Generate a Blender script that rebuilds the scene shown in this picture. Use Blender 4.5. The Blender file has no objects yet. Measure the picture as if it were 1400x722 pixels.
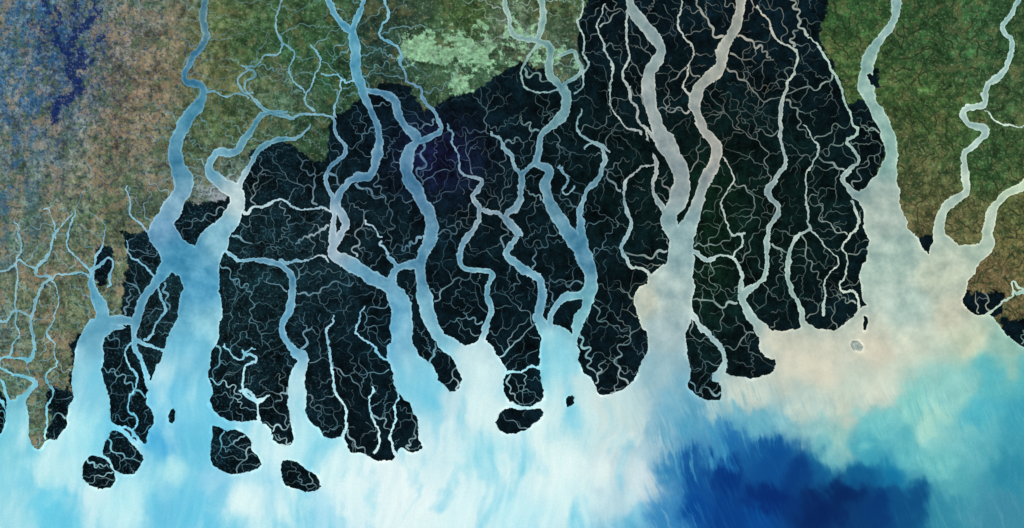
import bpy, numpy as np, math, time
T0=time.time()
rng=np.random.default_rng(7)
S=0.1
f32=np.float32
# ---------------------------------------------------------------- noise
def gnoise(x,y,seed):
    r=np.random.default_rng(seed); a=r.random((256,256))*2*np.pi
    gx=np.cos(a).astype(f32); gy=np.sin(a).astype(f32)
    xf=np.floor(x); yf=np.floor(y); ix=xf.astype(np.int32); iy=yf.astype(np.int32)
    fx=(x-xf).astype(f32); fy=(y-yf).astype(f32)
    u=fx*fx*fx*(fx*(fx*6-15)+10); v=fy*fy*fy*(fy*(fy*6-15)+10)
    def g(i,j,dx,dy):
        ii=(ix+i)&255; jj=(iy+j)&255
        return gx[jj,ii]*dx+gy[jj,ii]*dy
    a0=g(0,0,fx,fy); a1=g(1,0,fx-1,fy); b0=g(0,1,fx,fy-1); b1=g(1,1,fx-1,fy-1)
    return 1.5*((a0+u*(a1-a0))*(1-v)+(b0+u*(b1-b0))*v)
def fbm(x,y,sc,octv,seed,gain=0.55):
    t=0; amp=1.0; s=0
    for o in range(octv):
        t=t+amp*gnoise(x/sc+o*17.3,y/sc+o*9.1,seed+o); s+=amp; amp*=gain; sc=sc/2.03
    return (t/s*1.5).astype(f32)
def sstep(a,b,x):
    t=np.clip((x-a)/(b-a),0,1); return t*t*(3-2*t)
def lin(c):
    c=np.clip(c,0,1); return np.where(c<=0.04045,c/12.92,((c+0.055)/1.055)**2.4)
# ---------------------------------------------------------------- map grid (map units; 10 map units = 1 m of model)
M=44
xs=np.arange(-M,1400+M+1,1.0); ys=np.arange(-M,722+M+1,1.0)
NX=len(xs); NY=len(ys)
X,Y=np.meshgrid(xs,ys); X=X.astype(f32); Y=Y.astype(f32)
WX=X+2.6*fbm(X,Y,34,2,11)+2.1*fbm(X,Y,9,3,13,0.75)
WY=Y+2.6*fbm(X,Y,34,2,12)+2.1*fbm(X,Y,9,3,14,0.75)
def cr(P,n=5,closed=False):
    P=np.array(P,float); m=len(P); out=[]
    rngi=range(m) if closed else range(m-1)
    for i in rngi:
        if closed: p0,p1,p2,p3=P[(i-1)%m],P[i],P[(i+1)%m],P[(i+2)%m]
        else: p0,p1,p2,p3=P[max(i-1,0)],P[i],P[i+1],P[min(i+2,m-1)]
        for k in range(n):
            t=k/n
            out.append(0.5*((2*p1)+(-p0+p2)*t+(2*p0-5*p1+4*p2-p3)*t*t+(-p0+3*p1-3*p2+p3)*t**3))
    if not closed: out.append(P[-1])
    return np.array(out)
def box(x0,x1,y0,y1,pad):
    a=int(max(0,math.floor(min(x0,x1)-pad)+M)); b=int(min(NX,math.ceil(max(x0,x1)+pad)+M+1))
    c=int(max(0,math.floor(min(y0,y1)-pad)+M)); d=int(min(NY,math.ceil(max(y0,y1)+pad)+M+1))
    return a,b,c,d
def seg_dist(px,py,x0,y0,x1,y1):
    dx=x1-x0; dy=y1-y0; L=dx*dx+dy*dy+1e-9
    t=np.clip(((px-x0)*dx+(py-y0)*dy)/L,0,1)
    return np.hypot(px-x0-t*dx,py-y0-t*dy),t
def poly_sdf(P,n=3,R=14):
    P=cr(P,n,True); D=np.full((NY,NX),R,f32); ins=np.zeros((NY,NX),bool)
    m=len(P)
    for i in range(m):
        x0,y0=P[i]; x1,y1=P[(i+1)%m]
        a,b,c,d=box(x0,x1,y0,y1,R+6)
        if b>a and d>c:
            dd,_=seg_dist(WX[c:d,a:b],WY[c:d,a:b],x0,y0,x1,y1)
            D[c:d,a:b]=np.minimum(D[c:d,a:b],dd)
        if y0!=y1:
            c2=int(np.clip(min(y0,y1)-7+M,0,NY)); d2=int(np.clip(max(y0,y1)+8+M,0,NY))
            if d2>c2:
                yy=WY[c2:d2]; xx=WX[c2:d2]
                cond=((y0>yy)!=(y1>yy)) & (xx<(x1-x0)*(yy-y0)/(y1-y0)+x0)
                ins[c2:d2]^=cond
    return np.where(ins,D,-D)
def line_sdf(rs,qx,qy,R=14,smooth=True):
    A=np.full((NY,NX),-float(R),f32)
    for r in rs:
        P=cr(r,6) if smooth else np.asarray(r)
        for i in range(len(P)-1):
            x0,y0,w0=P[i]; x1,y1,w1=P[i+1]
            a,b,c,d=box(x0,x1,y0,y1,max(w0,w1)/2+R)
            if b<=a or d<=c: continue
            D,t=seg_dist(qx[c:d,a:b],qy[c:d,a:b],x0,y0,x1,y1)
            A[c:d,a:b]=np.maximum(A[c:d,a:b],(w0+(w1-w0)*t)/2-D)
    return A
# ---------------------------------------------------------------- coast
coast=[(-80,520),(-50,530),(0,545),(8,560),(12,550),(30,545),(38,570),(42,600),(47,613),(54,614),(62,603),(82,602),(95,582),(103,555),(98,520),(102,480),(112,458),(122,440),(135,430),
(152,440),(172,448),(150,456),(137,470),(134,495),(143,520),(150,550),(152,575),(168,588),(185,603),(205,605),(211,585),(207,562),(199,548),(203,525),(216,500),(226,470),(240,440),(250,400),(262,365),
(285,345),(300,350),(300,370),(298,410),(292,450),(287,490),(282,530),(284,552),(302,570),(325,577),(350,575),(368,585),(374,603),(392,608),(401,600),(396,575),(392,545),(400,520),(412,515),(420,540),(418,565),(427,588),(447,598),(470,600),(479,617),(500,619),(516,629),(536,628),(548,612),(562,618),(585,608),(590,595),(580,568),(563,542),(546,510),(540,485),
(556,485),(566,500),(592,508),(598,524),(612,535),(629,532),(632,515),(622,497),(612,480),(632,472),(650,468),(662,464),(674,472),(681,490),(693,503),(690,530),(697,550),(714,558),(740,552),(742,530),(738,505),(739,475),(745,452),
(762,445),(778,452),(789,475),(795,500),(804,522),(820,538),(838,538),(858,526),(872,506),(888,482),(884,458),(874,435),(869,405),(880,388),(905,385),(930,390),(943,405),(944,440),(936,460),(931,488),(938,512),(946,534),(962,547),(983,546),(987,530),(977,512),(990,508),(1008,514),(1035,517),(1057,508),(1060,490),(1046,470),(1031,452),(1042,444),
(1060,452),(1090,450),(1104,442),(1118,450),(1140,450),(1160,440),(1172,428),(1180,418),(1195,412),(1198,380),(1193,330),(1185,290),(1172,266),(1190,255),(1225,255),(1229,280),(1241,310),(1250,335),(1256,356),(1274,363),(1286,348),
(1292,338),(1320,352),(1322,368),(1312,392),(1318,415),(1335,430),(1358,433),(1374,455),(1400,476),(1450,498),(1500,510),(1500,-100),(-80,-100)]
land=poly_sdf(coast)
islands=[
 [(125,622),(142,625),(155,640),(158,655),(148,668),(128,668),(114,655),(115,635)],
 [(152,588),(165,594),(182,608),(194,622),(190,640),(175,650),(160,645),(152,630),(141,617),(145,600)],
 [(234,562),(238,558),(240,570),(236,578),(231,575)],
 [(292,583),(310,588),(325,588),(342,598),(345,615),(357,630),(350,643),(325,647),(305,645),(291,635),(288,610)],
 [(385,628),(400,630),(415,640),(432,650),(438,665),(425,671),(405,668),(390,658),(383,640)],
 [(681,570),(690,559),(715,563),(740,560),(742,572),(725,585),(705,592),(685,592),(677,580)],
 [(776,542),(783,541),(785,551),(779,558),(773,552)],
 [(1180,433),(1186,436),(1186,448),(1181,450)],
 [(-12,556),(-2,548),(6,560),(9,575),(2,592),(-12,600)],
]
islS=[poly_sdf(p,3,14) for p in islands]
for s in islS: land=np.maximum(land,s)
sand=poly_sdf([(1164,467),(1174,464),(1181,475),(1176,481),(1168,478)],3,14)
land=np.maximum(land,sand)
# ---------------------------------------------------------------- rivers (x,y,width)
R=[
[(284,-50,9),(283,0,10),(277,25,12),(280,55,9),(264,82,10),(252,100,9),(255,113,11),(274,118,12),(277,138,15),(254,165,19),(242,195,22),(240,225,24),(252,252,26),(238,280,28),(222,312,36),(240,345,40),(262,365,45),(276,400,50),(268,450,58),(256,500,62),(250,550,72),(250,600,85),(245,660,100)],
[(392,152,4),(360,158,9),(338,185,11),(320,208,12),(296,212,13),(285,232,15),(303,250,18),(324,265,24),(318,295,28),(296,325,34),(276,360,45)],
[(425,170,3),(408,188,6),(375,192,7),(352,206,8),(340,230,9),(330,250,10),(326,265,12)],
[(240,350,26),(212,385,16),(190,425,15),(183,462,9),(194,495,8),(206,540,9)],
[(183,440,12),(160,437,14),(145,440,18)],
[(145,310,2),(140,340,3),(122,372,5),(130,400,16),(140,430,24),(127,460,30),(122,500,32),(121,540,42),(115,590,52),(95,640,80),(85,700,150)],
[(148,395,3),(152,370,4),(148,350,4),(125,368,6)],
[(100,290,2),(75,325,3),(50,372,4),(68,380,5),(52,402,5),(44,430,5),(46,460,5),(40,492,5),(8,487,4),(5,505,4),(35,517,5),(50,522,8),(40,537,9),(28,550,14),(22,575,20),(18,610,30)],
[(0,520,4),(12,545,8),(20,560,12)],
[(-30,360,3),(5,372,3),(25,352,3),(38,362,3),(50,372,4)],[(-20,430,3),(8,440,3),(22,425,3),(44,432,4)],
[(20,300,2),(28,330,3),(22,350,3),(25,380,3),(18,420,3),(24,460,3),(8,487,4)],
[(68,380,3),(90,374,3),(122,376,4)],[(105,285,2),(90,325,3),(104,352,3),(122,372,4)],[(60,285,2),(72,300,2),(75,325,3)],
[(62,600,4),(66,575,3),(63,555,3),(72,535,3),(66,515,3),(78,490,2),(66,455,3),(80,420,2),(70,385,3)],
[(175,255,2),(182,290,3),(196,315,3),(215,330,4)],[(172,330,2),(180,352,3),(200,362,3),(212,385,4)],
[(302,342,6),(318,350,6),(330,356,5),(352,352,6),(372,358,8),(393,372,12),(402,395,12),(395,425,12),(386,448,10),(400,475,12),(414,490,15),(405,520,20),(405,555,22),(420,595,30),(440,640,50)],
[(383,356,6),(400,358,4),(425,352,3),(448,358,3)],
[(335,290,4),(360,280,4),(385,278,3),(410,285,3),(440,285,3),(452,290,3)],
[(305,470,2),(325,490,3),(350,478,3)],
[(330,535,5),(345,540,6),(352,560,4),(360,590,8)],[(332,480,4),(348,492,4),(330,510,4),(332,532,5),(350,545,6),(368,540,3)],
[(283,535,5),(288,556,6),(305,578,7),(330,583,7),(352,582,8),(368,600,12)],
[(440,-20,6),(452,12,8),(470,32,10),(484,45,11)],
[(500,-20,4),(494,10,6),(486,35,10),(484,60,16),(485,90,16),(495,118,14),(501,140,11),(512,165,11),(519,190,11),(514,215,12),(505,238,12),(480,246,13),(465,265,12),(461,285,12),(473,305,12),(465,322,14),(456,345,17),(478,362,19),(505,377,21),(532,392,24),(549,420,28),(548,455,32),(551,488,40),(572,525,52),(600,565,62),(620,610,80)],
[(440,155,3),(455,160,5),(460,180,6),(470,205,7),(456,225,7),(446,245,7),(455,275,8),(455,310,9),(456,345,12)],
[(497,125,8),(522,128,9),(542,138,12),(545,160,12),(557,178,13),(571,190,14),(558,212,17),(557,242,19),(573,268,21),(588,295,18),(586,330,18),(575,360,18),(578,400,20),(590,440,20),(604,465,22),(635,488,30),(655,520,50),(660,560,75)],
[(520,-10,3),(530,20,4),(522,45,4),(545,70,5),(552,100,4),(575,125,4),(583,145,6),(600,163,6),(602,180,8),(585,190,9),(570,193,10)],
[(535,385,16),(545,368,12),(572,362,12)],[(520,330,4),(530,345,4),(545,368,8)],[(500,300,2),(520,325,3)],
[(612,170,3),(622,205,3),(632,235,4),(658,245,6),(645,268,7),(655,288,8),(651,312,8),(632,335,9),(631,362,9),(655,368,9),(672,375,9),(664,400,9),(672,425,9),(662,450,10),(648,480,16)],
[(655,288,6),(680,292,6),(695,300,8),(712,320,8)],
[(690,-20,7),(692,15,8),(700,45,8),(735,55,9),(752,68,11),(752,98,13),(768,120,14),(774,145,14),(762,168,13),(742,183,12),(735,205,10),(733,222,10),(752,232,14),(745,258,17),(755,285,19),(775,315,21),(795,345,25),(808,380,22),(802,412,18),(790,440,16),(786,465,14),(783,490,22)],
[(720,-20,7),(738,0,9),(742,35,10),(735,55,9)],[(765,75,6),(785,70,5),(795,92,6),(775,110,6),(768,120,8)],
[(735,60,6),(715,95,4),(720,125,3),(750,122,3),(768,125,5)],
[(672,180,3),(688,198,5),(700,222,6),(715,245,9),(710,275,9),(690,300,9),(708,322,10),(690,345,11),(712,366,11),(735,378,13),(742,400,12),(736,430,14),(750,460,26),(765,500,38),(785,545,65)],
[(733,222,8),(720,232,7),(712,240,6)],
[(765,228,6),(778,245,4),(772,262,3),(785,255,3)],
[(803,400,14),(780,404,12),(765,412,10),(755,430,9),(752,450,12)],
[(795,150,2),(790,175,4),(812,195,5),(825,215,6),(822,240,8),(800,265,8),(792,290,9),(797,315,12),(798,342,16)],
[(800,205,3),(815,195,4),(835,205,4)],
[(786,-20,3),(798,10,3),(790,40,3),(803,75,3),(798,110,3),(785,128,3)],
[(826,5,2),(818,50,3),(838,90,3),(832,135,3),(850,165,3),(876,182,4)],
[(935,-10,2),(926,30,3),(946,70,3),(935,110,3),(950,145,4)],
[(990,215,2),(1002,250,3),(985,285,3),(1003,320,3),(1020,318,3),(1002,350,4)],
[(872,-50,10),(860,0,12),(870,22,16),(892,45,19),(904,72,19),(888,100,20),(889,140,21),(903,180,22),(922,215,24),(932,245,26),(925,278,25),(913,300,24),(925,325,26),(930,350,34)],
[(860,0,6),(855,40,4),(862,75,4),(850,100,4),(868,140,4),(878,172,4),(897,190,6)],
[(882,175,4),(890,205,5),(900,225,6),(893,258,6),(905,285,10),(912,300,12)],
[(1014,-50,10),(1012,0,13),(1008,35,15),(988,65,16),(981,98,18),(955,122,17),(950,150,15),(966,180,15),(978,200,17),(975,228,18),(960,260,19),(948,295,21),(935,325,28),(928,370,42),(915,400,60),(911,430,62),(912,470,50),(910,510,60),(905,560,80)],
[(895,225,3),(870,232,3),(855,250,4),(856,285,6),(862,310,6),(852,335,6),(860,358,5),(880,372,5),(895,392,12)],
[(942,428,8),(958,446,6),(975,462,8),(990,480,9),(990,498,9),(980,515,14)],
[(938,335,8),(955,348,7),(970,358,6),(985,352,5),(1005,353,5),(1015,378,5),(1012,405,8),(1022,425,14),(1042,448,16),(1055,475,30)],
[(1035,10,3),(1055,35,4),(1068,60,4),(1092,80,4),(1075,120,5),(1068,150,7),(1070,190,5),(1072,225,6),(1052,262,9),(1064,288,9),(1050,315,8),(1050,350,7),(1040,385,8),(1018,405,11),(1022,425,14)],
[(1100,170,2),(1118,205,3),(1105,240,3),(1100,280,3),(1108,310,4),(1080,335,6),(1078,362,7),(1082,395,7),(1092,420,8),(1102,448,16)],
[(1108,310,3),(1140,350,2),(1130,390,3),(1125,430,4)],
[(1165,275,4),(1175,310,4),(1150,340,3),(1160,365,3),(1150,390,3),(1172,405,4),(1170,430,5)],
[(1105,50,2),(1135,85,4),(1148,120,4),(1160,150,4),(1172,178,5),(1158,198,5),(1175,220,6),(1152,245,7),(1165,266,10),(1190,272,20)],
[(1236,-50,12),(1227,0,13),(1222,25,14),(1203,52,16),(1188,85,19),(1184,118,20),(1198,150,19),(1212,180,19),(1219,210,20),(1212,240,30),(1206,262,40),(1210,300,54),(1222,340,68),(1228,380,92),(1238,420,110)],
[(1395,-20,7),(1388,15,8),(1370,40,7),(1382,62,8),(1375,95,9),(1348,120,9),(1345,143,9),(1318,152,10),(1325,170,11),(1345,180,11),(1333,200,10),(1318,212,11),(1318,240,12),(1320,262,12),(1296,282,15),(1284,300,17),(1284,322,22),(1292,345,34),(1290,385,64)],
[(1440,225,14),(1400,252,15),(1376,268,14),(1358,288,14),(1350,312,17),(1350,335,22),(1325,352,34),(1298,372,50)],
[(1400,395,4),(1385,385,3),(1382,405,3),(1365,420,4),(1345,435,7)],[(1388,400,5),(1400,400,5),(1440,405,4)],
[(1345,150,2),(1370,170,3),(1400,172,2)],
[(684,505,4),(705,508,4),(725,503,4),(745,512,6)],[(680,556,5),(700,554,6),(720,562,5),(745,555,6)],
[(140,560,3),(155,580,4),(175,590,5),(195,605,6),(210,620,10)],[(135,610,6),(150,622,8),(160,640,8),(165,660,10)],
[(180,600,3),(186,575,3),(176,545,3),(186,515,3),(172,490,3),(180,470,3)],
[(330,90,3),(350,100,4),(338,120,3),(345,140,4),(370,152,6),(400,160,5),(440,155,4)],
[(385,-10,3),(378,30,3),(385,60,3),(362,80,3),(335,95,3)],[(280,120,4),(310,130,3),(340,135,3)],
[(425,60,3),(440,90,3),(415,125,3),(430,150,4)],[(440,100,3),(470,110,3),(455,140,3),(460,160,4)],
[(340,95,3),(325,115,3),(345,128,3)],[(385,60,3),(402,75,3),(398,100,3),(415,125,3)],[(470,110,3),(490,112,3)],
[(455,430,2),(445,470,4),(455,500,4),(460,540,4),(475,570,4),(468,600,6)],[(500,420,3),(490,450,3),(510,480,3),(540,490,4)],
[(510,530,3),(505,560,3),(520,590,3),(512,618,5)],[(545,530,2),(540,560,3),(535,590,3),(540,620,6)],
[(183,465,6),(200,470,6),(220,475,4),(240,470,5)],[(210,390,4),(225,420,4),(215,445,3),(200,465,5)],
]
R2=[]
for r in R:
    P=cr([( a,b,c) for a,b,c in r],6)
    ws=P[:,2].copy()
    P[:,2]=np.where(ws<5,ws*0.78,np.where(ws<24,ws*0.88,np.minimum(ws,21.1+(ws-24)*1.5)))
    d=np.gradient(P[:,:2],axis=0); L=np.hypot(d[:,0],d[:,1])+1e-6; s=np.cumsum(L)
    ph=rng.random()*6
    off=np.clip((9-ws)/6,0,1)*3.2*(np.sin(s/6.0+ph+1.3*np.sin(s/23)))*(0.6+0.5*np.sin(s/31+ph))+np.clip((26-ws)/10,0,1)*1.6*np.sin(s/13+ph)
    off[0]=0; off[-1]=0
    P[:,2]*=1+0.16*np.sin(s/9.+ph)*np.sin(s/21.+2*ph)
    P[:,0]+=-d[:,1]/L*off; P[:,1]+=d[:,0]/L*off
    R2.append(P)
Wt=line_sdf(R2,WX,WY,14,False)
keep=np.full((NY,NX),-14,f32)
for s in islS+[sand]: keep=np.maximum(keep,s)
keep=np.maximum(keep,poly_sdf([(1187,103),(1191,100),(1196,106),(1195,116),(1190,117),(1187,110)],3,14))
keep=np.maximum(keep,poly_sdf([(882,200),(887,190),(893,205),(889,215)],3,14))
land=np.maximum(np.minimum(land,-Wt),keep)
# ---------------------------------------------------------------- mangrove zone
forest=poly_sdf([(165,318),(190,322),(212,302),(235,272),(300,278),(332,242),(346,206),(385,190),(422,215),(445,218),(452,165),(480,148),(515,118),(556,118),(580,150),(602,140),(642,126),(680,104),(712,84),(745,98),(772,112),(800,98),(790,50),(800,0),(790,-90),(1115,-90),(1120,50),(1135,78),(1150,110),(1160,140),(1190,140),(1205,165),(1212,200),(1195,260),(1210,420),(1210,760),(108,760),(112,640),(132,560),(128,470),(142,445),(166,432),(170,390),(174,350)],3)
for p in ([(64,540),(80,528),(100,532),(106,560),(96,590),(80,606),(62,604),(70,575)],[(1243,325),(1262,322),(1284,330),(1290,350),(1275,366),(1252,364)],
          [(1308,398),(1330,403),(1350,398),(1372,405),(1368,425),(1345,440),(1318,425)],[(1365,440),(1395,436),(1450,450),(1450,520),(1385,475)],[(-60,530),(0,535),(12,560),(0,600),(-60,600)],
          [(1182,95),(1200,95),(1200,120),(1182,120)],[(130,340),(150,335),(156,360),(146,392),(130,380)],[(98,470),(114,455),(118,470),(106,500),(108,530),(96,525)]):
    forest=np.maximum(forest,poly_sdf(p,2))
nF=fbm(X,Y,16,4,21,0.7)
Fw=sstep(-0.9,0.9,forest+7*nF*(np.abs(forest)<13))
print('shapes',time.time()-T0)
# ---------------------------------------------------------------- colour fields
def field(pts,qx,qy,eps=180.,p=2.0,st=4):
    gx=xs[::st]; gy=ys[::st]; GX,GY=np.meshgrid(gx,gy)
    acc=np.zeros(GX.shape+(3,)); ws=np.zeros(GX.shape)
    for x,y,r,g,b in pts:
        w=1/((GX-x)**2+(GY-y)**2+eps)**p; ws+=w; acc+=w[...,None]*np.array([r,g,b])/255.
    acc/=ws[...,None]
    u=np.clip((qx+M)/st,0,len(gx)-1.001); v=np.clip((qy+M)/st,0,len(gy)-1.001)
    i=u.astype(int); j=v.astype(int); fu=(u-i)[...,None]; fv=(v-j)[...,None]
    return (acc[j,i]*(1-fu)+acc[j,i+1]*fu)*(1-fv)+(acc[j+1,i]*(1-fu)+acc[j+1,i+1]*fu)*fv
WP=[(10,600,130,205,225),(30,690,160,218,234),(80,700,110,205,234),(120,690,205,235,244),(115,600,165,225,240),(120,520,140,205,228),(140,430,110,175,202),(60,650,190,232,240),(180,690,190,235,244),(225,700,120,195,230),(240,640,170,225,238),(255,560,130,205,232),(230,600,80,175,222),(215,560,110,195,230),(275,610,110,195,226),(260,480,120,195,224),(280,400,95,170,206),(290,440,150,210,228),(250,350,88,160,194),(300,320,140,195,215),(320,270,185,210,216),(290,230,120,175,198),(350,170,95,150,170),(240,280,140,185,208),(225,310,120,170,202),(240,220,92,150,178),(260,150,88,150,176),(260,100,70,125,155),(280,20,98,140,155),(280,-30,95,140,155),
(290,660,140,205,234),(330,690,225,243,247),(370,600,205,235,244),(270,700,110,200,232),(365,650,170,220,240),(400,700,215,240,246),(430,600,170,225,240),(450,640,215,240,246),(400,540,180,220,234),(400,450,112,168,198),(380,370,108,160,186),(190,430,108,165,192),(45,430,115,165,182),(45,520,110,180,202),
(480,680,230,244,249),(520,660,235,244,248),(560,690,236,245,249),(440,700,170,220,242),(600,600,212,235,243),(610,560,190,220,233),(575,530,140,205,228),(548,450,114,182,214),(500,375,118,172,199),(460,330,160,186,202),(480,230,104,150,178),(485,80,102,168,194),(550,150,94,142,171),(575,250,94,140,171),(585,350,100,152,180),(590,440,124,182,205),(650,500,205,232,238),(660,560,217,236,240),(650,620,180,228,240),(620,650,226,242,247),(630,700,220,241,247),(700,620,220,240,245),(700,700,195,235,246),(660,400,118,172,192),(650,280,130,158,174),(745,400,118,170,194),(760,500,150,215,231),(790,580,202,230,236),(770,640,230,244,246),(780,700,218,240,245),(740,600,222,240,243),(830,640,226,235,237),(850,685,190,215,227),(760,240,104,150,171),(770,140,114,158,168),(700,30,150,185,180),(740,90,130,170,168),(800,350,98,152,178),(800,420,130,190,203),
(890,50,160,180,180),(895,150,160,174,174),(920,230,155,170,172),(980,90,170,176,168),(970,200,172,176,170),(1012,0,175,180,170),(930,340,158,188,190),(910,400,182,206,204),(885,410,200,207,192),(910,450,172,198,202),(905,520,150,188,200),(830,560,210,224,225),(860,560,195,215,218),(855,600,225,232,232),(890,590,120,175,200),(930,590,80,160,196),(950,560,100,168,196),(980,560,165,200,204),(900,620,150,190,208),
(1030,540,198,212,202),(1080,480,208,210,193),(1120,500,212,213,195),(1150,560,198,210,195),(1100,560,188,208,200),(1070,580,130,190,202),(1030,585,105,178,198),(1110,595,145,198,200),(980,600,60,145,190),(1010,612,30,110,172),(1200,480,213,212,193),(1200,530,203,214,200),(1250,420,190,214,204),(1250,480,206,217,200),(1230,350,180,205,194),(1210,290,182,200,190),(1215,200,158,195,185),(1190,100,152,188,180),(1220,20,152,188,184),(1280,380,200,212,192),(1300,430,210,213,192),(1330,470,202,213,188),(1380,480,155,198,184),(1345,510,90,184,194),(1395,510,85,178,188),(1395,560,58,158,182),(1340,560,80,180,196),(1300,530,140,204,200),(1380,640,45,140,166),(1370,700,60,138,165),(1280,580,160,214,202),(1240,560,135,208,202),(1200,590,110,196,200),(1190,615,60,160,184),(1280,640,110,194,196),(1310,600,120,196,200),(1250,620,90,182,192),(1330,620,90,176,188),(1220,650,20,122,166),(1180,650,14,100,148),(1150,600,150,200,194),(1130,620,110,184,192),(1120,645,20,100,150),
(1000,650,2,62,132),(1050,625,10,85,150),(1060,680,2,52,120),(1090,650,6,68,132),(900,700,50,130,188),(950,690,5,80,154),(940,650,12,84,152),(1000,700,3,72,144),(1040,715,5,84,156),(1120,700,2,44,100),(1200,700,4,66,122),(1240,690,14,88,136),(1150,675,2,46,100),(870,650,205,220,228),(870,710,100,180,214),(915,640,45,128,182),(1290,700,50,138,164),(1300,670,80,168,180),
(1340,170,175,205,198),(1310,280,186,208,194),(1380,40,156,195,192),(1350,310,188,208,190),(1395,255,192,215,190),(1060,250,150,174,176),(1150,250,142,170,170),(1020,410,160,190,188),(1090,400,160,190,185)]
w1=fbm(X,Y,80,4,31); w2=fbm(X,Y,80,4,32); w3=fbm(X+12*w1,Y+12*w2,30,4,33); w4=fbm(X-12*w2,Y+12*w1,30,4,34)
sea=sstep(380,560,Y+0*X)
w1s=fbm(X,Y,140,2,31); w2s=fbm(X,Y,140,2,32)
def streak(ang,la,lb,seed,wa=14,oc=4,g=0.5):
    c,s=math.cos(ang),math.sin(ang)
    u=X*c+Y*s; v=-X*s+Y*c
    return fbm((u+wa*w1s+3*w3)/la,(v+wa*w2s+3*w4)/lb,1.0,oc,seed,g)
sA=streak(0.10,42,105,41,16,5,0.48); sD=streak(0.12,9,60,46,14,4,0.5); sB=streak(-0.42,10,80,51,10); sC=streak(-0.30,3.2,42,61,8)
amp=6+18*sea
right=sstep(850,910,X); pl=right*sstep(500,560,Y)
plume=pl*(0.20+0.80*np.exp(-((X-940)/100)**2)+0.25*np.exp(-((X-1290)/80)**2))
qx=X+amp*w1+7*sea*w3+plume*(8*sB+5*sC)
qy=Y+amp*w2+7*sea*w4+plume*(26*sB+20*sC)
WC=field(WP,qx,qy)
lum=WC.mean(-1)
left=1-right
hi=np.clip(sA,0,1)*sea*left; lo=np.clip(-sA-0.03,0,1)*sea*left*sstep(0.5,0.75,lum)
WC=WC+(hi*0.70)[...,None]*(np.array([0.90,0.965,0.98])-WC)
WC=WC+(lo*1.0)[...,None]*(np.array([0.42,0.78,0.90])-WC)
WC+= (0.030*sD*sea*left)[...,None]*np.array([1.2,0.7,0.4])
WC[...,0]*=1-0.05*sea*left
sBC=0.8*sB+0.7*sC
hb=np.clip(sBC,0,1)*plume; lb=np.clip(-sBC,0,1)*plume*sstep(0.40,0.6,lum)
WC=WC+(hb*0.34*sstep(0.2,0.45,lum))[...,None]*(np.array([0.78,0.89,0.90])-WC)
WC=WC+(lb*0.60)[...,None]*(np.array([0.22,0.57,0.72])-WC)
cw=right*sstep(0.45,0.7,lum)*sea
WC+= (cw*(0.06*w3+0.012*sC))[...,None]*np.array([1.0,0.85,0.7])
# clear deep water offshore
deep=(1-sstep(0.20,0.52,WC.mean(-1)))*right*sea
WC=WC*(1-deep[...,None]*np.array([0.70,0.20,0.08]))
nr=fbm(X,Y,26,4,75,0.6); riv=1-sea
depth=np.clip(-land,0,14)
WC+= (riv*(0.12*nr+0.13*(1-sstep(0.3,3.0,depth))-0.06))[...,None]*np.array([1.15,1.0,0.85])
WC+=(0.014*(1-deep)*fbm(X,Y,3,2,77))[...,None]
WC+= (sea*0.12*(1-sstep(0.5,5,depth))*(0.4+1.2*nr))[...,None]
LP=[(30,20,82,112,132),(110,50,82,102,116),(100,130,86,104,114),(60,150,102,118,126),(20,100,88,116,134),(160,50,118,116,108),(200,20,105,116,108),(200,120,122,114,96),(180,180,122,114,96),(20,190,100,122,130),(60,220,104,120,120),(120,250,116,118,102),(200,240,98,108,92),(40,300,90,112,104),(150,330,104,114,90),(60,400,104,114,90),(100,420,98,112,86),(20,450,92,112,100),(70,480,104,112,86),(20,500,88,112,96),(100,300,95,112,92),(230,60,124,116,98),(150,290,92,108,80),(185,290,74,94,78),(260,90,108,110,84),(300,40,80,98,64),(300,100,90,98,66),(310,170,72,94,62),(270,200,76,98,72),(340,60,60,92,60),(400,60,48,84,56),(450,100,40,76,52),(400,120,72,100,82),(350,140,76,98,74),(320,220,74,94,84),(310,260,130,145,150),(430,180,46,76,56),(420,20,58,90,60),(560,20,48,70,58),(520,70,34,58,54),(600,50,58,88,62),(650,90,56,86,66),(640,15,60,84,48),(700,40,88,108,90),(760,40,72,94,76),(760,10,70,92,60),(780,90,58,82,70),(1150,30,48,88,50),(1170,100,64,94,52),(1140,60,64,90,50),(1260,60,48,82,48),(1270,150,62,92,50),(1240,200,70,88,54),(1260,250,78,90,56),(1350,60,50,88,54),(1390,110,60,90,56),(1350,230,50,84,48),(1250,300,92,92,62),(1310,310,86,90,58),(1385,330,106,106,66),(1350,390,112,100,70),(1390,300,92,104,62)]
LC=field(LP,X+14*w1,Y+14*w2,eps=500)
n2=fbm(X,Y,2.3,2,80,0.7); n4=fbm(X,Y,4.5,3,81,0.7); n12=fbm(X,Y,13,4,82,0.6); n40=fbm(X,Y,45,4,83)
def parcels(sc,seed,ang):
    c,s=math.cos(ang),math.sin(ang); u=(X*c+Y*s+3*n12)/sc; v=(-X*s+Y*c+3*n40)/(sc*0.7)
    r=np.random.default_rng(seed).random((256,256))
    return r[np.floor(v).astype(int)&255,(np.floor(u).astype(int)+7*(np.floor(v).astype(int)&1))&255]-0.5
pc=parcels(6.5,5,0.2)*0.6+parcels(3.4,6,-0.3)*0.5
leftw=1-sstep(210,300,X); rightw=sstep(1100,1130,X)
LC=LC*(1+0.20*n2+0.26*n4+0.40*n12+0.30*n40+0.28*pc)[...,None]
m=sstep(0.02,0.28,fbm(X,Y,17,6,84,0.68)); LC+= (leftw*m*0.55)[...,None]*(np.array([0.28,0.40,0.27])-LC)
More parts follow.
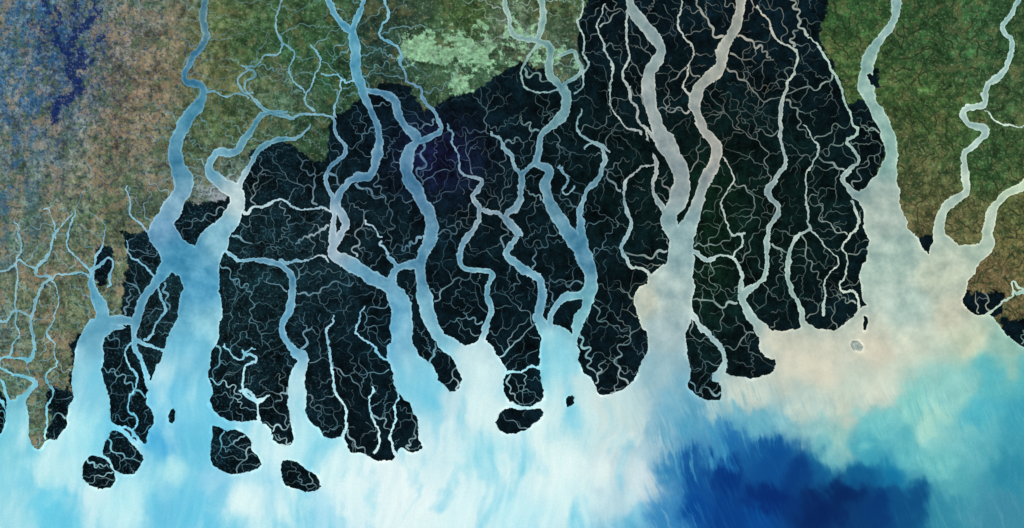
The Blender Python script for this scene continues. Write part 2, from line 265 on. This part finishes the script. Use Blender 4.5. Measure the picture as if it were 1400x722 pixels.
m=sstep(0.04,0.28,fbm(X,Y,30,6,85,0.7)+0.18*n40); LC+=(leftw*m)[...,None]*(np.array([0.60,0.51,0.42])-LC)*0.55
bl=1-sstep(-30,90,(X-95)+0.45*(Y-80)+45*n40)
blu=leftw*bl*sstep(0.06,0.20,fbm(X*1.2,Y*0.7,22,6,86,0.72)+0.02)
LC+= (blu*0.55)[...,None]*(np.array([0.13,0.36,0.58])-LC)
# flooded lowland in the north-west: a braided dark-blue river with ragged marshes
MX=X+11*fbm(X,Y,22,5,101,0.7); MY=Y+11*fbm(X,Y,22,5,102,0.7)
mar=line_sdf([[(132,-30,6),(126,0,9),(132,22,8),(112,40,13),(98,60,10),(112,82,16),(98,100,18),(106,122,14),(84,140,15),(72,160,9),(66,180,4)],[(60,-20,4),(66,10,6),(84,28,6),(70,48,7),(90,68,8),(100,88,6)],[(142,50,3),(128,70,5),(120,95,6)],[(45,30,4),(60,45,5),(52,70,4),(66,90,3)],[(100,0,3),(104,30,5),(98,50,4)]],MX,MY,20)
dk=sstep(-1.5,1.2,mar+11*fbm(X,Y*0.8,9,5,87,0.8)-0.2)
LC+=(dk*0.84)[...,None]*(np.array([0.06,0.13,0.35])*(1+0.5*n4)[...,None]-LC)
spk=sstep(0.30,0.42,fbm(X,Y,5,3,103,0.7)+0.35*np.exp(-((X-90)/80)**2-((Y-80)/100)**2)-0.06)*leftw
LC+=(spk*0.5)[...,None]*(np.array([0.08,0.19,0.40])-LC)
spd=sstep(0.28,0.40,fbm(X,Y,7,4,88,0.7)+0.15*n40)*leftw
LC+=(spd*0.6)[...,None]*(np.array([0.12,0.24,0.26])-LC)
gm=(1-leftw)
m=sstep(0.05,0.35,fbm(X,Y,12,5,89,0.7)); LC+=(gm*m*0.55)[...,None]*(np.array([0.13,0.26,0.15])-LC)
m=sstep(0.12,0.36,fbm(X,Y,26,6,90,0.65)-0.06*rightw); LC+=(gm*m*0.40)[...,None]*(np.array([0.47,0.45,0.30])-LC)
pr=np.exp(-(((X-640)/72)**2+((Y-70)/40)**2)**1.5)*0.9+0.95*np.exp(-((X-572)/26)**2-((Y-68)/34)**2)+0.8*np.exp(-((X-745)/46)**2-((Y-88)/40)**2)+1.2*np.exp(-((X-627)/24)**2-((Y-128)/18)**2)+0.8*np.exp(-((X-705)/20)**2-((Y-20)/30)**2)
pn=fbm(X,Y,28,6,93,0.7)
pm=sstep(0.44,0.51,pr*0.62+0.85*pn+0.12*pc)*sstep(0.08,0.3,pr)
LC+=(pm*0.85)[...,None]*(np.array([0.53,0.72,0.58])*(1+0.25*n4+0.5*pc)[...,None]-LC)
# villages: pale specks
vil=sstep(0.50,0.62,fbm(X,Y,3.2,2,111)+0.22*n12)*(1-Fw)
LC+=(vil*0.45)[...,None]*(np.array([0.66,0.66,0.60])-LC)
tw=np.exp(-((X-300)/17)**2-((Y-268)/12)**2); LC+=(np.clip(tw*(0.7+1.2*n4),0,1))[...,None]*(np.array([0.60,0.65,0.70])-LC)
# ---------------------------------------------------------------- dendritic gullies
def stampD(P,w,A,val=2.2):
    for i in range(len(P)-1):
        x0,y0=P[i]; x1,y1=P[i+1]
        a,b,c,d=box(x0,x1,y0,y1,w+val)
        if b<=a or d<=c: continue
        D,_=seg_dist(X[c:d,a:b],Y[c:d,a:b],x0,y0,x1,y1)
        A[c:d,a:b]=np.minimum(A[c:d,a:b],D-w)
occ=np.zeros((NY,NX),bool)
def idx(x,y): return int(round(y+M)),int(round(x+M))
def walk(x,y,h,n,test,sinu,st=1.6,wl=(16,30),occ=occ,turn=0.05):
    P=[(x,y)]; ph=rng.random()*6.28; base=h; w=rng.uniform(*wl); dr=rng.normal(0,0.012); nz=0; am=rng.uniform(0.5,1.0)
    mine=[]
    for i in range(n):
        base+=rng.normal(0,turn)+dr; base+=0.01*math.sin(h-base)
        w=np.clip(w+rng.normal(0,1.6),wl[0]*0.6,wl[1]*1.6); ph+=2*math.pi*st/w
        nz=0.90*nz+rng.normal(0,0.24); am=np.clip(am+rng.normal(0,0.07),0.25,1.15)
        hh=base+sinu*am*math.sin(ph)+0.9*nz
        x+=st*math.cos(hh); y+=st*math.sin(hh)
        j,k=idx(x,y)
        if not(2<=j<NY-2 and 2<=k<NX-2): break
        P.append((x,y))
        if not test(j,k): break
        if i>3 and occ[j,k]: break
        mine.append((j,k))
    for j,k in mine[:-1]: occ[max(0,j-1):j+2,max(0,k-1):k+2]=True
    return np.array(P)
farm=(land>1)&(Fw<0.3)
gull=np.full((NY,NX),9,f32)
occ2=np.zeros((NY,NX),bool)
def tf(j,k): return farm[j,k]
jj,kk=np.nonzero(farm&(X>1100)); sel=rng.integers(0,len(jj),700)
for q in sel:
    x=kk[q]-M;y=jj[q]-M
    if occ2[jj[q],kk[q]]: continue
    P=walk(x,y,rng.random()*6.28,int(rng.integers(8,40)),tf,0.6,occ=occ2,wl=(10,18),turn=0.10)
    stampD(P,rng.uniform(-0.4,0.5),gull,4)
    for b in range(len(P)//5):
        i=rng.integers(1,len(P)-1) if len(P)>3 else 0
        P2=walk(P[i][0],P[i][1],rng.random()*6.28,int(rng.integers(3,9)),tf,0.4,occ=occ2)
        if len(P2)>2: stampD(P2,-0.2,gull,4)
jj,kk=np.nonzero(farm&(X<480)); sel=rng.integers(0,len(jj),420)
for q in sel:
    x=kk[q]-M;y=jj[q]-M
    if occ2[jj[q],kk[q]]: continue
    P=walk(x,y,rng.random()*6.28,int(rng.integers(8,40)),tf,0.8,occ=occ2)
    stampD(P,-0.2,gull,3)
halo=(1-sstep(0.6,3.0,gull))*rightw*sstep(-0.1,0.4,n12+0.5*n40+0.3*sstep(200,400,Y))
LC+=(halo*0.5)[...,None]*(np.array([0.47,0.41,0.28])-LC)
dc=(1-sstep(0.0,1.1,gull))*sstep(-0.55,0.15,n12+0.4*n40)
LC+=(dc*(0.80*rightw+0.4*(1-rightw)))[...,None]*(np.array([0.07,0.16,0.10])+np.array([0.05,0.06,0.14])*leftw[...,None]-LC)
# mangrove canopy colour
FC=np.zeros((NY,NX,3))+np.array([0.026,0.082,0.110])
def blob(x,y,rx,ry): return np.exp(-((X-x)/rx)**2-((Y-y)/ry)**2)[...,None]
FC+=blob(600,215,60,50)*np.array([0.045,0.005,0.10]); FC+=blob(430,340,110,90)*np.array([0.025,0.045,0.045]); FC+=blob(330,430,70,110)*np.array([0.015,0.03,0.025]); FC+=blob(215,420,50,80)*np.array([0.03,0.05,0.045])
FC+=blob(900,250,200,150)*np.array([0.0,0.004,-0.015]); FC+=blob(1060,300,120,150)*np.array([0,0.008,-0.020]); FC+=blob(970,350,40,150)*np.array([0.01,0.03,-0.01])
FC*=(1+0.30*n2+0.36*n4+0.50*n12+0.50*n40)[...,None]
sp=sstep(0.42,0.6,fbm(X,Y,2.6,2,95)+0.25*n12)*(0.15+sstep(560,300,X)); FC+=(sp*0.15)[...,None]*np.array([0.7,1.0,1.05])
LC=LC*(1-Fw[...,None])+FC*Fw[...,None]
LC=np.clip(LC,0.012,1)
LC=np.where((sand>-1)[...,None],np.array([0.62,0.68,0.66])*(1+0.2*n4)[...,None],LC)
rim=(1-sstep(0.2,1.3,land))*(land>-3)*sstep(420,560,Y)*sstep(0.0,0.4,n12)
LC+=(rim*0.4)[...,None]*(np.array([0.72,0.76,0.74])-LC)
print('colour',time.time()-T0)
# ---------------------------------------------------------------- tidal creeks (trunk, branch, rill)
wood=(land>0.3)&(Fw>0.6)
creeks=[]
def tw_(j,k): return wood[j,k]
def addc(P,w0,w1,al):
    if len(P)<5: return
    P=cr(P[::2] if len(P)>8 else P,4); creeks.append((P,w0,w1,al))
gy_,gx_=np.gradient(land)
bj,bk=np.nonzero((land>0.6)&(land<2.0)&(Fw>0.8))
def branch(P,nmax,lenr,w,al,lvl):
    for b in range(nmax):
        if len(P)<10: return
        i=int(rng.integers(3,len(P)-2)); t=math.atan2(P[i][1]-P[i-2][1],P[i][0]-P[i-2][0])+rng.choice([-1,1])*rng.uniform(0.7,1.5)
        s0=(P[i][0]+3.2*math.cos(t),P[i][1]+3.2*math.sin(t)); a,b_=idx(*s0)
        if not(0<=a<NY and 0<=b_<NX) or not wood[a,b_] or occ[a,b_]: continue
        P2=walk(s0[0],s0[1],t,int(rng.integers(*lenr)),tw_,rng.uniform(0.7,1.2),wl=(10,22),turn=0.06)
        if len(P2)>6:
            addc(np.vstack([[P[i]],P2]),w,w*0.65,al*rng.uniform(0.7,1.0))
            if lvl: branch(P2,max(1,len(P2)//11),(6,26),w*0.8,al*0.82,lvl-1)
def free(j,k,r): return not occ[max(0,j-r):j+r+1,max(0,k-r):k+r+1].any()
for q in rng.integers(0,len(bj),1800):
    j,k=bj[q],bk[q]
    if not free(j,k,13): continue
    h=math.atan2(gy_[j,k],gx_[j,k])+rng.normal(0,0.25)
    if abs(math.sin(h))<0.5 and rng.random()<0.6: h+=rng.choice([-1,1])*0.7
    P=walk(k-M,j-M,h,int(rng.integers(60,220)),tw_,rng.uniform(0.8,1.35),wl=(14,34),turn=0.025)
    if len(P)<16: continue
    w=rng.choice([1.2,1.7,2.3,3.2],p=[.3,.3,.25,.15]); al=np.clip(0.48+0.17*w+rng.normal(0,0.08),0.5,0.97)
    addc(P,w,w*0.55,al); branch(P,len(P)//8,(14,70),1.15,al*0.82,1)
for q in rng.integers(0,len(bj),900):
    j,k=bj[q],bk[q]
    if not free(j,k,7): continue
    h=math.atan2(gy_[j,k],gx_[j,k])+rng.normal(0,0.3)
    P=walk(k-M,j-M,h,int(rng.integers(12,50)),tw_,rng.uniform(0.6,1.2),wl=(9,20),turn=0.06)
    if len(P)<8: continue
    al=rng.uniform(0.4,0.75); addc(P,1.2,0.65,al); branch(P,len(P)//11,(6,22),0.9,al*0.8,0)
wj,wk=np.nonzero((land>5)&(Fw>0.9))
for q in rng.integers(0,len(wj),2200):
    j,k=wj[q],wk[q]
    if not free(j,k,6): continue
    P=walk(k-M,j-M,rng.random()*6.28,int(rng.integers(14,70)),tw_,rng.uniform(0.7,1.3),wl=(9,22),turn=0.05)
    addc(P,0.9,0.6,rng.uniform(0.18,0.55))
farm2=(land>0.3)&(Fw<0.4)
bj,bk=np.nonzero((land>0.6)&(land<2.0)&(Fw<0.2)&(X<820))
for q in rng.integers(0,len(bj),1000):
    j,k=bj[q],bk[q]
    if not free(j,k,8): continue
    h=math.atan2(gy_[j,k],gx_[j,k])
    P=walk(k-M,j-M,h,int(rng.integers(20,120)),lambda j,k:farm2[j,k],rng.uniform(0.8,1.25),wl=(12,24),turn=0.05)
    addc(P,1.6,0.8,rng.uniform(0.4,0.85))
print('creeks',len(creeks),time.time()-T0)
# ---------------------------------------------------------------- mesh builders
CAL=np.array([1.0,1.04,1.12])
def setcol(me,C):
    ca=me.color_attributes.new('Col','FLOAT_COLOR','POINT')
    A=np.ones((len(C),4),f32); A[:,:3]=lin(C)/CAL
    ca.data.foreach_set('color',A.ravel())
def build(name,V,F,C,mat,smooth=True):
    me=bpy.data.meshes.new(name)
    me.vertices.add(len(V)); me.vertices.foreach_set('co',V.astype(f32).ravel())
    me.loops.add(F.size); me.loops.foreach_set('vertex_index',F.astype(np.int32).ravel())
    me.polygons.add(len(F)); me.polygons.foreach_set('loop_start',np.arange(0,F.size,4,dtype=np.int32))
    me.polygons.foreach_set('loop_total',np.full(len(F),4,np.int32))
    me.update(calc_edges=True)
    setcol(me,C); me.materials.append(mat)
    me.polygons.foreach_set('use_smooth',np.full(len(F),smooth))
    ob=bpy.data.objects.new(name,me); bpy.context.collection.objects.link(ob); return ob
I=np.arange(NY*NX).reshape(NY,NX)
Q=np.stack([I[:-1,:-1],I[1:,:-1],I[1:,1:],I[:-1,1:]],-1)
def sub(name,mask,Z,C,mat):
    F=Q[mask]
    if len(F)==0: return
    u,inv=np.unique(F.ravel(),return_inverse=True)
    V=np.stack([(X.ravel()[u]-700)*S,(361-Y.ravel()[u])*S,Z.ravel()[u]],-1)
    return build(name,V,inv.reshape(-1,4),C.reshape(-1,3)[u],mat)
def mat(name,grain,gs,rough,spec,bump=0,bs=20):
    m=bpy.data.materials.new(name); m.use_nodes=True; nt=m.node_tree; N=nt.nodes; L=nt.links
    b=N['Principled BSDF']; b.inputs['Roughness'].default_value=rough; b.inputs['Specular IOR Level'].default_value=spec
    a=N.new('ShaderNodeAttribute'); a.attribute_name='Col'
    tc=N.new('ShaderNodeTexCoord')
    n=N.new('ShaderNodeTexNoise'); n.inputs['Scale'].default_value=gs; n.inputs['Detail'].default_value=4
    mr=N.new('ShaderNodeMapRange'); mr.inputs[1].default_value=0.3; mr.inputs[2].default_value=0.7; mr.inputs[3].default_value=1-grain; mr.inputs[4].default_value=1+grain
    L.new(tc.outputs['Object'],n.inputs['Vector']); L.new(n.outputs['Fac'],mr.inputs[0])
    vm=N.new('ShaderNodeVectorMath'); vm.operation='SCALE'; L.new(a.outputs['Color'],vm.inputs[0]); L.new(mr.outputs[0],vm.inputs['Scale'])
    L.new(vm.outputs[0],b.inputs['Base Color'])
    if bump:
        n2=N.new('ShaderNodeTexNoise'); n2.inputs['Scale'].default_value=bs; n2.inputs['Detail'].default_value=5; L.new(tc.outputs['Object'],n2.inputs['Vector'])
        bp=N.new('ShaderNodeBump'); bp.inputs['Strength'].default_value=bump; bp.inputs['Distance'].default_value=0.05
        L.new(n2.outputs['Fac'],bp.inputs['Height']); L.new(bp.outputs[0],b.inputs['Normal'])
    return m
mW=mat('silty_water',0.03,6,0.6,0.02,0.10,10)
mF=mat('mangrove_canopy',0.38,14,0.9,0.02,0.8,14)
mL=mat('farmland_soil',0.20,12,0.9,0.02,0.5,12)
mC=mat('creek_water',0.05,6,0.6,0.02)
Z=np.clip(land*0.045,-0.12,0.08)+0*X
q4=lambda A,f: f(f(A[:-1,:-1],A[1:,:-1]),f(A[1:,1:],A[:-1,1:]))
anyl=q4(land,np.maximum)>-1.5
rem=anyl.copy()
for s in islS:
    mk=rem&(q4(s,np.maximum)>-3); rem&=~mk; sub('mangrove_island',mk,Z,LC,mF)
mk=rem&(q4(sand,np.maximum)>-3); rem&=~mk; sub('sandbar_island',mk,Z,LC,mL)
fw=q4(Fw,np.maximum)>0.5
sub('mangrove_forest',rem&fw,Z,LC,mF)
sub('farmland',rem&~fw,Z,LC,mL)
YQ=Y[:-1,:-1]; XQ=X[:-1,:-1]
allw=q4(land,np.minimum)<1.5
issea=YQ>430+20*np.sin(XQ/60)
Z0=np.zeros_like(X)
sub('sea_water',allw&issea,Z0,WC,mW); sub('river_water',allw&~issea,Z0,WC,mW)
Vs=[];Fs=[];Cs=[];base=0
for ci,(P,w0,w1_,al) in enumerate(creeks):
    d=np.gradient(P,axis=0); L=np.hypot(d[:,0],d[:,1])+1e-6; nx=-d[:,1]/L; ny=d[:,0]/L
    t=np.linspace(0,1,len(P)); w=(w0+(w1_-w0)*t)/2*(1+0.25*np.sin(t*len(P)*0.2+ci))
    z=np.full(len(P),0.083+ci*1.0e-5)
    j=np.clip(np.round(P[:,1]+M).astype(int),0,NY-1); kx=np.clip(np.round(P[:,0]+M).astype(int),0,NX-1)
    a=(al*(1-0.38*t))[:,None]
    c=(WC[j,kx]*0.92)*a+LC[j,kx]*(1-a)
    for sgn in (1,-1):
        Vs.append(np.stack([(P[:,0]+sgn*nx*w-700)*S,(361-P[:,1]-sgn*ny*w)*S,z],-1)); Cs.append(c)
    n=len(P); i=np.arange(n-1)
    Fs.append(np.stack([base+i,base+i+1,base+n+i+1,base+n+i],-1)); base+=2*n
V=np.vstack(Vs);F=np.vstack(Fs);C=np.vstack(Cs)
build('tidal_creek_network',V,F,C,mC)
# far surroundings
gm=bpy.data.materials.new('deep_sea_floor'); gm.use_nodes=True
b=gm.node_tree.nodes['Principled BSDF']; n=gm.node_tree.nodes.new('ShaderNodeTexNoise'); n.inputs['Scale'].default_value=0.05
cr_=gm.node_tree.nodes.new('ShaderNodeValToRGB'); cr_.color_ramp.elements[0].color=(0.02,0.12,0.2,1); cr_.color_ramp.elements[1].color=(0.1,0.3,0.35,1)
gm.node_tree.links.new(n.outputs['Fac'],cr_.inputs[0]); gm.node_tree.links.new(cr_.outputs[0],b.inputs['Base Color'])
gv=np.array([[-3000,-3000,-.3],[3000,-3000,-.3],[3000,3000,-.3],[-3000,3000,-.3]],float)
build('ground',gv,np.array([[0,1,2,3]]),np.zeros((4,3))+.3,gm,False)
# ---------------------------------------------------------------- light and camera
el,az=math.radians(58),math.radians(140)
w=bpy.data.worlds.new('World'); bpy.context.scene.world=w; w.use_nodes=True
sk=w.node_tree.nodes.new('ShaderNodeTexSky'); sk.sky_type='NISHITA'; sk.sun_disc=False; sk.sun_elevation=el; sk.sun_rotation=az
bg=w.node_tree.nodes['Background']; bg.inputs['Strength'].default_value=0.06; w.node_tree.links.new(sk.outputs[0],bg.inputs['Color'])
sd=bpy.data.lights.new('sun','SUN'); sd.energy=3.3; sd.angle=math.radians(0.5); sd.color=(1,0.97,0.93)
so=bpy.data.objects.new('sun',sd); bpy.context.collection.objects.link(so)
so.rotation_euler=(math.radians(90)-el,0,math.pi-az)
cd=bpy.data.cameras.new('camera'); cd.sensor_width=36; cd.lens=50; cd.clip_end=9000; cd.clip_start=1
co=bpy.data.objects.new('camera',cd); bpy.context.collection.objects.link(co); co.location=(0,0,140*50/36.0)
bpy.context.scene.camera=co
sc=bpy.context.scene; sc.view_settings.view_transform='Standard'; sc.view_settings.look='None'; sc.view_settings.exposure=0
print('done',time.time()-T0)
